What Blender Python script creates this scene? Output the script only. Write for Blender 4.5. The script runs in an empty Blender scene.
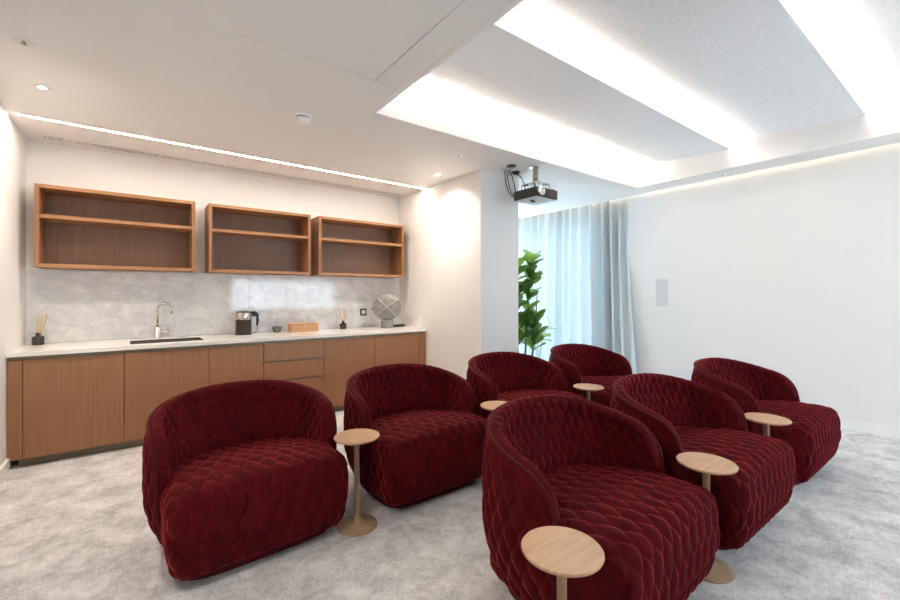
import bpy, bmesh, math, random
import numpy as np
from mathutils import Vector, Matrix
random.seed(7)
PI = math.pi
SC = bpy.context.scene
COL = SC.collection

# ------------------------------------------------------------------ camera
YAW = math.atan2(315, 417)
cam_d = bpy.data.cameras.new('camera')
cam = bpy.data.objects.new('camera', cam_d)
COL.objects.link(cam)
cam.location = (0, 0, 1.375)
cam.rotation_euler = (PI / 2, 0, -YAW)
cam_d.sensor_width = 36.0
cam_d.lens = 36.0 * 417 / 900
cam_d.shift_y = -5.5 / 900
cam_d.clip_start = 0.05
SC.camera = cam

# ------------------------------------------------------------------ world, view
world = bpy.data.worlds.new('sky')
SC.world = world
world.use_nodes = True
bgn = world.node_tree.nodes['Background']
bgn.inputs[0].default_value = (0.70, 0.86, 1.0, 1)
bgn.inputs[1].default_value = 2.05
SC.view_settings.view_transform = 'Standard'
SC.view_settings.look = 'None'
SC.view_settings.gamma = 1
SC.view_settings.use_curve_mapping = False
SC.view_settings.exposure = 2.68
SC.cycles.use_denoising = True
SC.cycles.max_bounces = 10
SC.cycles.diffuse_bounces = 7
SC.cycles.transparent_max_bounces = 12
SC.cycles.sample_clamp_indirect = 8

COVE = 25.0      # strength of the strips behind the ceiling panels
EDGE = 4.5      # strength of the strip along the right wall
SLOT = 17.0      # strength of the kitchen ceiling line
SPOT = 19.0      # downlight watts

# ------------------------------------------------------------------ materials
def mat(name, col=(0.8, 0.8, 0.8), rough=0.5, metal=0.0, **kw):
    m = bpy.data.materials.new(name)
    m.use_nodes = True
    b = m.node_tree.nodes['Principled BSDF']
    b.inputs['Base Color'].default_value = (*col, 1)
    b.inputs['Roughness'].default_value = rough
    b.inputs['Metallic'].default_value = metal
    for k, v in kw.items():
        b.inputs[k].default_value = v
    return m

def nd(m, t, **kw):
    n = m.node_tree.nodes.new(t)
    for k, v in kw.items():
        setattr(n, k, v)
    return n

def lk(m, a, b):
    m.node_tree.links.new(a, b)

def bsdf(m):
    return m.node_tree.nodes['Principled BSDF']

def noise(m, scale, detail=4, rough=0.55, stretch=None, dist=0.0):
    tc = nd(m, 'ShaderNodeTexCoord')
    n = nd(m, 'ShaderNodeTexNoise')
    n.inputs['Scale'].default_value = scale
    n.inputs['Detail'].default_value = detail
    n.inputs['Roughness'].default_value = rough
    n.inputs['Distortion'].default_value = dist
    if stretch:
        mp = nd(m, 'ShaderNodeMapping')
        mp.inputs['Scale'].default_value = stretch
        lk(m, tc.outputs['Object'], mp.inputs[0])
        lk(m, mp.outputs[0], n.inputs['Vector'])
    else:
        lk(m, tc.outputs['Object'], n.inputs['Vector'])
    return n

def ramp(m, src, stops):
    r = nd(m, 'ShaderNodeValToRGB')
    e = r.color_ramp.elements
    while len(e) < len(stops):
        e.new(0.5)
    for i, (p, c) in enumerate(stops):
        e[i].position = p
        e[i].color = (*c, 1)
    lk(m, src, r.inputs[0])
    return r

def bump(m, src, strength, dist=0.01):
    b = nd(m, 'ShaderNodeBump')
    b.inputs['Strength'].default_value = strength
    b.inputs['Distance'].default_value = dist
    lk(m, src, b.inputs['Height'])
    lk(m, b.outputs[0], bsdf(m).inputs['Normal'])
    return b

def wood(name, a, b, stretch, rough=0.45):
    m = mat(name, a, rough)
    n = noise(m, 1.0, 5, 0.6, stretch, 0.4)
    r = ramp(m, n.outputs[0], [(0.3, a), (0.7, b)])
    lk(m, r.outputs[0], bsdf(m).inputs['Base Color'])
    bump(m, n.outputs[0], 0.08, 0.002)
    return m

def emit(name, col, s):
    m = bpy.data.materials.new(name)
    m.use_nodes = True
    nt = m.node_tree
    nt.nodes.clear()
    e = nt.nodes.new('ShaderNodeEmission')
    e.inputs[0].default_value = (*col, 1)
    e.inputs[1].default_value = s
    o = nt.nodes.new('ShaderNodeOutputMaterial')
    nt.links.new(e.outputs[0], o.inputs[0])
    return m

PAINT = mat('white_paint', (0.80, 0.79, 0.775), 0.6)
n = noise(PAINT, 180, 2); bump(PAINT, n.outputs[0], 0.04, 0.002)
CEIL = mat('ceiling_paint', (0.78, 0.765, 0.745), 0.7)
TRIM = mat('white_gloss_paint', (0.84, 0.84, 0.83), 0.35)
FELT = mat('acoustic_fabric', (0.70, 0.70, 0.71), 0.95)
n = noise(FELT, 75, 4, 0.75)
r = ramp(FELT, n.outputs[0], [(0.3, (0.72, 0.72, 0.73)), (0.7, (0.93, 0.93, 0.94))])
lk(FELT, r.outputs[0], bsdf(FELT).inputs['Base Color'])
bump(FELT, n.outputs[0], 0.5, 0.006)

CARPET = mat('carpet', (0.5, 0.5, 0.5), 0.95)
n1 = noise(CARPET, 5.2, 4, 0.6, None, 0.3)
n3 = noise(CARPET, 24, 4, 0.65)
n2 = noise(CARPET, 95, 3, 0.85)
mx = nd(CARPET, 'ShaderNodeMath', operation='MULTIPLY_ADD')
lk(CARPET, n2.outputs[0], mx.inputs[0]); mx.inputs[1].default_value = 1.0
lk(CARPET, n1.outputs[0], mx.inputs[2])
mx2 = nd(CARPET, 'ShaderNodeMath', operation='MULTIPLY_ADD')
lk(CARPET, n3.outputs[0], mx2.inputs[0]); mx2.inputs[1].default_value = 0.6
lk(CARPET, mx.outputs[0], mx2.inputs[2])
r = ramp(CARPET, mx2.outputs[0], [(0.46, (0.42, 0.415, 0.42)), (0.79, (0.86, 0.855, 0.85))])
hf = nd(CARPET, 'ShaderNodeMath', operation='MULTIPLY_ADD')
lk(CARPET, mx2.outputs[0], hf.inputs[0]); hf.inputs[1].default_value = 0.72; hf.inputs[2].default_value = -0.31
lk(CARPET, hf.outputs[0], r.inputs[0])
lk(CARPET, r.outputs[0], bsdf(CARPET).inputs['Base Color'])
bsdf(CARPET).inputs['Sheen Weight'].default_value = 0.15
bump(CARPET, n2.outputs[0], 0.9, 0.012)

WOODV = wood('walnut_veneer_upright', (0.265, 0.118, 0.050), (0.355, 0.170, 0.080), (70, 70, 2.0))
WOODH = wood('walnut_veneer_along', (0.32, 0.15, 0.066), (0.43, 0.215, 0.10), (2.0, 60, 60))
WOODB = wood('walnut_shaded_back', (0.20, 0.105, 0.06), (0.275, 0.155, 0.092), (80, 80, 2.0))  # darker walnut: shade inside the shelves put into the colour
OAK = wood('oiled_oak', (0.37, 0.22, 0.12), (0.51, 0.33, 0.195), (8, 70, 70), 0.4)
OAKD = wood('dark_oak', (0.26, 0.16, 0.09), (0.38, 0.25, 0.15), (70, 70, 4), 0.35)
BOXW = wood('box_wood', (0.42, 0.22, 0.10), (0.58, 0.33, 0.16), (4, 60, 60), 0.4)
QUARTZ = mat('white_quartz', (0.82, 0.80, 0.77), 0.16)
CHAN = mat('bronze_channel', (0.20, 0.165, 0.115), 0.35, 0.6)
PLINTH = mat('bronze_plinth', (0.17, 0.145, 0.10), 0.4, 0.5)
STEEL = mat('brushed_steel', (0.62, 0.58, 0.53), 0.25, 1.0)
CHROME = mat('chrome', (0.8, 0.79, 0.78), 0.12, 1.0)
BLACK = mat('black_plastic', (0.012, 0.012, 0.013), 0.35)
DARK = mat('dark_gap', (0.02, 0.019, 0.018), 0.8)
WHITEP = mat('white_plastic', (0.82, 0.82, 0.81), 0.4)
GREYP = mat('grey_grille', (0.64, 0.65, 0.66), 0.6)
GREYS = mat('grey_speaker_frame', (0.70, 0.71, 0.72), 0.5)

MARBLE = mat('marble', (0.7, 0.7, 0.7), 0.07)
nv = noise(MARBLE, 1.0, 8, 0.62, (4.5, 4.5, 6.5), 0.5)
nf = noise(MARBLE, 11, 6, 0.65, None, 0.6)
r1 = ramp(MARBLE, nv.outputs[0], [(0.38, (0.76, 0.76, 0.76)), (0.49, (0.69, 0.695, 0.70)), (0.56, (0.80, 0.80, 0.795))])
r2 = ramp(MARBLE, nf.outputs[0], [(0.35, (0.84, 0.84, 0.845)), (0.6, (1, 1, 1))])
mm = nd(MARBLE, 'ShaderNodeMix', data_type='RGBA', blend_type='MULTIPLY')
mm.inputs['Factor'].default_value = 0.8
lk(MARBLE, r1.outputs[0], mm.inputs['A']); lk(MARBLE, r2.outputs[0], mm.inputs['B'])
lk(MARBLE, mm.outputs['Result'], bsdf(MARBLE).inputs['Base Color'])

def velvet(name):
    m = mat(name, (0.06, 0.003, 0.007), 0.8)
    b = bsdf(m)
    b.inputs['Sheen Weight'].default_value = 0.5
    b.inputs['Sheen Roughness'].default_value = 0.27
    b.inputs['Sheen Tint'].default_value = (0.95, 0.09, 0.11, 1)
    b.inputs['Specular IOR Level'].default_value = 0.08
    n = noise(m, 14, 4, 0.65, None, 0.5)
    r = ramp(m, n.outputs[0], [(0.3, (0.046, 0.0014, 0.0029)), (0.72, (0.098, 0.003, 0.0058))])
    # stitched leaf pattern from the cloth's own coordinates
    at = nd(m, 'ShaderNodeAttribute', attribute_name='quilt')
    sp = nd(m, 'ShaderNodeSeparateXYZ'); lk(m, at.outputs['Vector'], sp.inputs[0])
    def mth(op, a, b_=None):
        q = nd(m, 'ShaderNodeMath', operation=op)
        for k, v in enumerate((a, b_)):
            if v is None: continue
            if isinstance(v, (int, float)): q.inputs[k].default_value = v
            else: lk(m, v, q.inputs[k])
        return q.outputs[0]
    c = mth('MULTIPLY', mth('COSINE', mth('MULTIPLY', sp.outputs[1], 2 * PI)), 0.5)
    e = mth('ABSOLUTE', mth('SUBTRACT', mth('FLOORED_MODULO', mth('ADD', mth('SUBTRACT', sp.outputs[0], c), 1.0), 2.0), 1.0))
    o = mth('ABSOLUTE', mth('SUBTRACT', mth('FLOORED_MODULO', mth('ADD', sp.outputs[0], c), 2.0), 1.0))
    d = mth('MINIMUM', e, o)
    seam = mth('MULTIPLY', mth('SUBTRACT', 1.0, mth('MINIMUM', mth('DIVIDE', d, 0.10), 1.0)), sp.outputs[2])
    groove = mth('MULTIPLY', mth('POWER', mth('MINIMUM', mth('DIVIDE', d, 0.55), 1.0), 0.5), sp.outputs[2])
    mixc = nd(m, 'ShaderNodeMix', data_type='RGBA')
    lk(m, mth('MULTIPLY', seam, 0.2), mixc.inputs['Factor'])
    lk(m, r.outputs[0], mixc.inputs['A']); mixc.inputs['B'].default_value = (0.20, 0.015, 0.028, 1)
    lk(m, mixc.outputs['Result'], b.inputs['Base Color'])
    h = mth('ADD', groove, mth('MULTIPLY', n.outputs[0], 0.35))
    bump(m, h, 0.55, 0.008)
    return m
VELVET = velvet('burgundy_velvet')
CORD = mat('burgundy_piping', (0.06, 0.003, 0.006), 0.7)
bsdf(CORD).inputs['Sheen Weight'].default_value = 0.12
bsdf(CORD).inputs['Specular IOR Level'].default_value = 0.15
bsdf(CORD).inputs['Sheen Tint'].default_value = (0.8, 0.12, 0.14, 1)

CLOTH = bpy.data.materials.new('curtain_cloth')
CLOTH.use_nodes = True
nt = CLOTH.node_tree; nt.nodes.clear()
dif = nt.nodes.new('ShaderNodeBsdfDiffuse'); dif.inputs[0].default_value = (0.74, 0.765, 0.77, 1)
trl = nt.nodes.new('ShaderNodeBsdfTranslucent'); trl.inputs[0].default_value = (0.62, 0.665, 0.68, 1)
mix = nt.nodes.new('ShaderNodeMixShader'); mix.inputs[0].default_value = 0.34
out = nt.nodes.new('ShaderNodeOutputMaterial')
nt.links.new(dif.outputs[0], mix.inputs[1]); nt.links.new(trl.outputs[0], mix.inputs[2]); nt.links.new(mix.outputs[0], out.inputs[0])

GLASS = bpy.data.materials.new('window_glass')
GLASS.use_nodes = True
nt = GLASS.node_tree; nt.nodes.clear()
tr = nt.nodes.new('ShaderNodeBsdfTransparent')
gl = nt.nodes.new('ShaderNodeBsdfGlossy'); gl.inputs['Roughness'].default_value = 0.02
mix = nt.nodes.new('ShaderNodeMixShader'); mix.inputs[0].default_value = 0.06
out = nt.nodes.new('ShaderNodeOutputMaterial')
nt.links.new(tr.outputs[0], mix.inputs[1]); nt.links.new(gl.outputs[0], mix.inputs[2]); nt.links.new(mix.outputs[0], out.inputs[0])

def leafmat(name, c, t):
    m = bpy.data.materials.new(name); m.use_nodes = True
    nt = m.node_tree
    b = nt.nodes['Principled BSDF']
    b.inputs['Base Color'].default_value = (*c, 1); b.inputs['Roughness'].default_value = 0.35
    tl = nt.nodes.new('ShaderNodeBsdfTranslucent'); tl.inputs[0].default_value = (*t, 1)
    mx = nt.nodes.new('ShaderNodeMixShader'); mx.inputs[0].default_value = 0.35
    nt.links.new(b.outputs[0], mx.inputs[1]); nt.links.new(tl.outputs[0], mx.inputs[2])
    nt.links.new(mx.outputs[0], nt.nodes['Material Output'].inputs[0])
    return m
LEAF = leafmat('fig_leaf', (0.06, 0.12, 0.03), (0.22, 0.42, 0.05))
LEAFY = leafmat('fig_sunlit_leaf', (0.20, 0.34, 0.06), (0.50, 0.70, 0.12))  # paler yellow-green: sunlight on some leaves put into their colour
BARK = mat('bark', (0.13, 0.09, 0.06), 0.8)
SOIL = mat('soil', (0.05, 0.035, 0.025), 0.95)
POT = mat('grey_pot', (0.35, 0.35, 0.35), 0.6)

WARM = (1.0, 0.86, 0.72)
SOFT = (1.0, 0.90, 0.78)
E_COVE = emit('cove_strip', SOFT, COVE)
E_EDGE = emit('edge_strip', (1.0, 0.83, 0.62), EDGE)
E_SLOT = emit('line_light', WARM, SLOT)
E_SPOT = emit('downlight_lens', WARM, 12)

# ------------------------------------------------------------------ mesh helpers
def obj(name, bm, m, parent=None, smooth=False):
    me = bpy.data.meshes.new(name)
    bmesh.ops.recalc_face_normals(bm, faces=bm.faces)
    bm.to_mesh(me); bm.free()
    for mm_ in (m if isinstance(m, (list, tuple)) else [m]):
        me.materials.append(mm_)
    if smooth:
        me.polygons.foreach_set('use_smooth', [True] * len(me.polygons))
    o = bpy.data.objects.new(name, me)
    COL.objects.link(o)
    if parent:
        o.parent = parent
    return o

def tag(o, label=None, cat=None, group=None):
    if label: o['label'] = label
    if cat: o['category'] = cat
    if group: o['group'] = group
    return o

def thing(name, label, cat, loc=(0, 0, 0), rz=0, group=None):
    o = bpy.data.objects.new(name, None)
    COL.objects.link(o)
    o.empty_display_size = 0.1
    o.location = loc
    o.rotation_euler = (0, 0, rz)
    return tag(o, label, cat, group)

def struct(name, bm, m, smooth=False, parent=None):
    o = obj(name, bm, m, parent, smooth)
    if parent is None:
        o['kind'] = 'structure'
    return o

def dup(root, loc, rz=0, label=None, group=None):
    r_ = root.copy(); COL.objects.link(r_)
    r_.location = loc; r_.rotation_euler = (0, 0, rz)
    if label: r_['label'] = label
    if group: r_['group'] = group
    for ch in list(root.children):
        c = ch.copy(); COL.objects.link(c); c.parent = r_
        for g in list(ch.children):
            d = g.copy(); COL.objects.link(d); d.parent = c
    return r_

def bx(bm, x0, x1, y0, y1, z0, z1, bev=0.0, seg=2):
    g = bmesh.ops.create_cube(bm, size=1)
    vs = g['verts']
    for v in vs:
        v.co = Vector(((x0 + x1) / 2 + v.co.x * (x1 - x0), (y0 + y1) / 2 + v.co.y * (y1 - y0), (z0 + z1) / 2 + v.co.z * (z1 - z0)))
    if bev > 0:
        es = list({e for v in vs for e in v.link_edges})
        bmesh.ops.bevel(bm, geom=es, offset=bev, segments=seg, profile=0.5, affect='EDGES')

def box(x0, x1, y0, y1, z0, z1, bev=0.0, seg=2):
    bm = bmesh.new(); bx(bm, x0, x1, y0, y1, z0, z1, bev, seg); return bm

def lathe(prof, seg=32, bm=None, center=(0, 0, 0), axis='Z'):
    """prof: list of (r, z)"""
    bm = bm or bmesh.new()
    rings = []
    for r_, z in prof:
        ring = []
        if r_ < 1e-6:
            ring = [bm.verts.new((0, 0, z))]
        else:
            for k in range(seg):
                a = 2 * PI * k / seg
                ring.append(bm.verts.new((r_ * math.cos(a), r_ * math.sin(a), z)))
        rings.append(ring)
    for A, B in zip(rings, rings[1:]):
        if len(A) == 1 and len(B) == 1: continue
        for k in range(seg):
            k2 = (k + 1) % seg
            if len(A) == 1: bm.faces.new((A[0], B[k], B[k2]))
            elif len(B) == 1: bm.faces.new((A[k], A[k2], B[0]))
            else: bm.faces.new((A[k], A[k2], B[k2], B[k]))
    vs = [v for rg in rings for v in rg]
    for v in vs:
        x, y, z = v.co
        if axis == 'Y': x, y, z = x, -z, y
        if axis == 'X': x, y, z = z, x, y
        v.co = (x + center[0], y + center[1], z + center[2])
    return bm

def tube(pts, rad, seg=10, bm=None, caps=True):
    bm = bm or bmesh.new()
    pts = [Vector(p) for p in pts]
    rings = []
    up = None
    for i, p in enumerate(pts):
        t = (pts[min(i + 1, len(pts) - 1)] - pts[max(i - 1, 0)]).normalized()
        if up is None:
            up = Vector((0, 0, 1)) if abs(t.z) < 0.9 else Vector((1, 0, 0))
        a = t.cross(up)
        if a.length < 1e-6: a = t.orthogonal()
        a.normalize(); b = a.cross(t).normalized(); up = b
        r_ = rad[i] if isinstance(rad, (list, tuple)) else rad
        rings.append([bm.verts.new(p + (a * math.cos(2 * PI * k / seg) + b * math.sin(2 * PI * k / seg)) * r_) for k in range(seg)])
    for A, B in zip(rings, rings[1:]):
        for k in range(seg):
            bm.faces.new((A[k], A[(k + 1) % seg], B[(k + 1) % seg], B[k]))
    if caps:
        bm.faces.new(rings[0][::-1]); bm.faces.new(rings[-1])
    return bm

def bez(p0, p1, p2, p3, n=12):
    P = [Vector(p) for p in (p0, p1, p2, p3)]
    o = []
    for i in range(n + 1):
        t = i / n
        o.append(P[0] * (1 - t) ** 3 + P[1] * 3 * t * (1 - t) ** 2 + P[2] * 3 * t * t * (1 - t) + P[3] * t ** 3)
    return o

# ------------------------------------------------------------------ room shell
XL, XR, YB, YF, ZC = -0.80, 5.80, 5.40, -2.40, 2.80
YW = 6.35          # far end of the room behind the pier
RX0, RX1, RY0, RY1 = 1.495, 5.36, -1.45, 2.97
struct('floor', box(XL - 0.2, 6.3, YF - 0.2, YW + 0.2, -0.12, 0), CARPET)
struct('wall_left', box(XL - 0.2, XL, YF - 0.2, YB + 0.2, 0, 3.4), PAINT)
struct('wall_back', box(XL - 0.2, 3.16, YB, YB + 0.2, 0, 3.4), PAINT)
struct('wall_pier', box(3.125, 3.735, 3.56, YW + 0.2, 0, ZC), PAINT)
bm = bmesh.new()
FX0, FX1, FZ0, FZ1 = 2.15, 5.25, 0.9, 1.85
bx(bm, XL - 0.2, FX0, YF - 0.2, YF, 0, 3.4); bx(bm, FX1, 6.3, YF - 0.2, YF, 0, 3.4)
bx(bm, FX0, FX1, YF - 0.2, YF, 0, FZ0); bx(bm, FX0, FX1, YF - 0.2, YF, FZ1, 3.4)
struct('wall_front', bm, PAINT)
bm = bmesh.new()
bx(bm, XR, 6.3, YF - 0.2, 3.32, 0, 3.4)
bx(bm, 6.10, 6.3, 3.32, YW + 0.2, 2.62, 3.4)
bx(bm, 6.10, 6.3, 3.32, 4.05, 0, 2.62)
bx(bm, 6.10, 6.3, 6.2, YW + 0.2, 0, 2.62)
struct('wall_right', bm, PAINT)
bm = bmesh.new()
bx(bm, 3.735, 4.30, YW, YW + 0.2, 0, ZC)
bx(bm, 5.70, 6.30, YW, YW + 0.2, 0, 3.4)
bx(bm, 4.30, 5.70, YW, YW + 0.2, 2.55, 3.4)
struct('wall_far', bm, PAINT)
# ceiling: slabs with the raised centre left open, fine joints left as gaps
bm = bmesh.new()
G = 0.0025
bx(bm, XL - 0.2, 1.272 - G, YF - 0.2, 2.52 - G, ZC, ZC + 0.04)
bx(bm, 1.272 + G, RX0, YF - 0.2, 2.52 - G, ZC, ZC + 0.04)
bx(bm, XL - 0.2, RX0, 2.52 + G, RY1, ZC, ZC + 0.04)
bx(bm, XL - 0.2, RX0, YF - 0.2, RY1, ZC + 0.05, ZC + 0.06)
bx(bm, XL - 0.2, 3.2, RY1, YB + 0.2, ZC, ZC + 0.12)
bx(bm, 3.2, RX1, RY1, YW + 0.2, ZC, ZC + 0.12)
bx(bm, RX1, 5.725, YF - 0.2, 3.06, ZC, ZC + 0.05)
bx(bm, RX1, 5.77, 3.06, YW + 0.2, ZC, ZC + 0.05)
bx(bm, RX0, RX1, YF - 0.2, RY0, ZC, ZC + 0.12)
bx(bm, RX0 - 0.03, RX0 + 0.012, RY0, RY1, ZC - 0.001, 3.40)          # inner faces of the raised part
bx(bm, RX1 - 0.012, RX1 + 0.03, RY0, RY1, ZC - 0.001, 3.40)
bx(bm, RX0 - 0.03, RX1 + 0.03, RY1 - 0.012, RY1 + 0.012, ZC - 0.001, 2.985)
bx(bm, RX0, RX1, RY0 - 0.02, RY0 + 0.012, ZC - 0.001, 3.40)
bx(bm, RX0, RX1, RY1 + 0.30, RY1 + 0.32, ZC + 0.06, 3.40)
bx(bm, XL - 0.2, 6.3, YF - 0.2, YW + 0.2, 3.40, 3.5)
struct('ceiling', bm, CEIL)
# skirting
struct('baseboard_left', box(XL, XL + 0.02, YF, 4.70, 0, 0.095, 0.003), TRIM)
struct('baseboard_right', box(XR - 0.02, XR, YF, 3.32, 0, 0.10, 0.003), TRIM)
bm = bmesh.new()
bx(bm, 3.105, 3.125, 3.54, 4.64, 0, 0.09, 0.003); bx(bm, 3.125, 3.755, 3.54, 3.56, 0, 0.09, 0.003); bx(bm, 3.735, 3.755, 3.56, YW, 0, 0.09, 0.003)
struct('baseboard_pier', bm, TRIM)

def window(name, frames, pane):
    bm = bmesh.new()
    for f in frames: bx(bm, *f, 0.004)
    w = struct(name, bm, TRIM)
    obj('window_pane', box(*pane), GLASS, w)
window('window_1', [(6.14, 6.20, 4.05, 6.2, 0.0, 0.06), (6.14, 6.20, 4.05, 6.2, 2.56, 2.62)] +
       [(6.14, 6.20, y, y + 0.06, 0.06, 2.56) for y in (4.05, 5.1, 6.14)], (6.165, 6.17, 4.1, 6.15, 0.06, 2.56))
window('window_2', [(4.30, 5.70, YW + 0.06, YW + 0.12, 0.0, 0.06), (4.30, 5.70, YW + 0.06, YW + 0.12, 2.49, 2.55)] +
       [(x, x + 0.06, YW + 0.06, YW + 0.12, 0.06, 2.49) for x in (4.30, 4.97, 5.64)], (4.35, 5.65, YW + 0.085, YW + 0.09, 0.06, 2.49))

window('window_3', [(FX0, FX1, YF - 0.12, YF - 0.06, FZ0, FZ0 + 0.06), (FX0, FX1, YF - 0.12, YF - 0.06, FZ1 - 0.06, FZ1)] +
       [(x, x + 0.06, YF - 0.12, YF - 0.06, FZ0 + 0.06, FZ1 - 0.06) for x in (FX0, 3.67, FX1 - 0.06)], (FX0 + 0.05, FX1 - 0.05, YF - 0.09, YF - 0.085, FZ0 + 0.05, FZ1 - 0.05))

# ------------------------------------------------------------------ sloped ceiling panels with hidden strips
lips = [(1.87, 3.015), (0.765, 3.02), (-0.34, 3.02), (-1.445, 3.02)]
plab = ['grey fabric ceiling panel farthest from the camera, beside the projector',
        'grey fabric ceiling panel second from the projector, between two glowing slots',
        'grey fabric ceiling panel third from the projector, at the top right corner',
        'grey fabric ceiling panel fourth from the projector, above the front of the room']
prev = RY1
for i, (yl, zl) in enumerate(lips):
    yb = prev + (0.14 if i else 0.16)
    zb = zl + (0.155 if i else 0.14)
    t = thing('ceiling_panel', plab[i], 'ceiling panel', (RX0, yl, zl), 0, 'sloped ceiling panels in the raised ceiling')
    bm = bmesh.new()
    X0, X1 = 0.014, RX1 - RX0 - 0.014
    LN = yb - yl
    under = [(LN * q, 0.06 * q + 0.16 * max(0.0, (q - 0.35) / 0.65) ** 2.2) for q in [k / 14 for k in range(15)]]
    pts = under + [(LN, under[-1][1] + 0.02)] + [(y_, z_ + 0.02) for y_, z_ in under[12:4:-1]] + [(0.16, 0.06), (0.0, 0.06)]
    A = [bm.verts.new((X0, p[0], p[1])) for p in pts]; B = [bm.verts.new((X1, p[0], p[1])) for p in pts]
    bm.faces.new(A); bm.faces.new(B[::-1])
    NP = len(pts)
    for k in range(NP):
        bm.faces.new((A[k], A[(k + 1) % NP], B[(k + 1) % NP], B[k]))
    obj('fabric_face', bm, FELT, t)
    obj('edge_lip', box(X0, X1, -0.014, -0.0005, -0.001, 0.062, 0.002), TRIM, t)
    if i == 0:
        obj('light_strip', box(X0 + 0.05, X1 - 0.05, prev - yl + 0.055, prev - yl + 0.075, -0.06, -0.05), E_COVE, t)
    else:
        obj('light_strip', box(X0 + 0.05, X1 - 0.05, prev - yl + 0.075, prev - yl + 0.095, lips[i - 1][1] - zl + 0.062, lips[i - 1][1] - zl + 0.07), E_COVE, t)
    prev = yl

t = thing('cove_light', 'warm strip light hidden above the top of the right wall and curtain', 'light strip', (5.675, 2.0, 2.89))
obj('light_strip', box(0, 0.03, -4.2, 4.2, 0.0, 0.012), E_EDGE, t)
obj('strip_channel', box(-0.006, 0.036, -4.2, 4.2, -0.006, 0.0), TRIM, t)

# ------------------------------------------------------------------ kitchen ceiling fittings
t = thing('linear_ceiling_light', 'long warm linear light set in the ceiling in front of the kitchen wall', 'ceiling light', (-0.74, 4.68, ZC))
obj('diffuser', box(0, 3.83, -0.013, 0.013, -0.004, 0.0), E_SLOT, t)
bm = bmesh.new(); bx(bm, -0.006, 3.836, -0.019, -0.0131, -0.005, 0); bx(bm, -0.006, 3.836, 0.0131, 0.019, -0.005, 0)
obj('frame', bm, TRIM, t)
t = thing('air_vent', 'long slotted white air vent in the ceiling behind the linear light', 'vent', (-0.66, 5.21, ZC))
bm = bmesh.new()
for a, b in ((-0.06, -0.045), (-0.008, 0.008), (0.045, 0.06)): bx(bm, 0, 3.7, a, b, -0.008, 0)
bx(bm, -0.015, 0, -0.06, 0.06, -0.008, 0); bx(bm, 3.7, 3.715, -0.06, 0.06, -0.008, 0)
obj('frame', bm, CEIL, t)
obj('slot', box(0, 3.7, -0.045, 0.045, -0.0015, -0.0005), DARK, t)
for k in range(62):
    if k == 0:
        va = obj('vane', box(0.02, 0.028, -0.045, 0.045, -0.006, -0.0016), CEIL, t)
    else:
        v2 = va.copy(); COL.objects.link(v2); v2.parent = t; v2.location.x = k * 0.06

def downlight(x, y, label, pw=SPOT):
    t = thing('downlight', label, 'downlight', (x, y, ZC), 0, 'recessed ceiling downlights')
    obj('trim_ring', lathe([(0.042, 0), (0.045, -0.004), (0.034, -0.006), (0.022, -0.002), (0.021, -0.001)], 28), WHITEP, t, True)
    obj('lens', lathe([(0, -0.0015), (0.021, -0.0015)], 28), E_SPOT, t)
    L = bpy.data.lights.new('downlight_lamp', 'SPOT'); L.energy = pw; L.color = WARM; L.spot_size = 2.3; L.spot_blend = 1.0; L.shadow_soft_size = 0.03
    lo = bpy.data.objects.new('downlight_lamp', L); COL.objects.link(lo); lo.parent = t; lo.location = (0, 0, -0.012)
downlight(-0.51, 3.98, 'small lit downlight in the ceiling near the left wall')
downlight(2.87, 4.04, 'small lit downlight in the ceiling near the pier wall')
downlight(-0.51, 1.2, 'added out-of-view downlight in the ceiling left of the camera')  # extra lamp out of view, added to light the left side

def sprinkler(x, y, label):
    t = thing('sprinkler_head', label, 'sprinkler', (x, y, ZC), 0, 'ceiling sprinkler heads')
    obj('escutcheon', lathe([(0.0, -0.001), (0.02, -0.001), (0.042, -0.006), (0.046, -0.003), (0.046, 0)], 28), WHITEP, t, True)
    obj('nozzle', lathe([(0, -0.014), (0.013, -0.014), (0.013, -0.012), (0.005, -0.010), (0.008, -0.001), (0, -0.001)], 16), STEEL, t, True)
sprinkler(-0.50, 3.32, 'white sprinkler head in the ceiling at the top left corner')
sprinkler(2.64, 3.345, 'white sprinkler head in the ceiling just before the pier')
sprinkler(5.56, 2.0, 'small white sprinkler head in the ceiling border over the right wall')
t = thing('smoke_detector', 'round white smoke detector on the ceiling before the kitchen', 'smoke detector', (1.07, 3.364, ZC))
obj('base', lathe([(0.066, 0), (0.066, -0.014), (0, -0.014)], 32), WHITEP, t, True)
obj('sensor_head', lathe([(0.056, -0.022), (0.052, -0.040), (0.034, -0.052), (0, -0.054)], 32), WHITEP, t, True)
obj('sensor_gap', lathe([(0.052, -0.0141), (0.052, -0.024), (0, -0.024)], 32), DARK, t)

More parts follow.
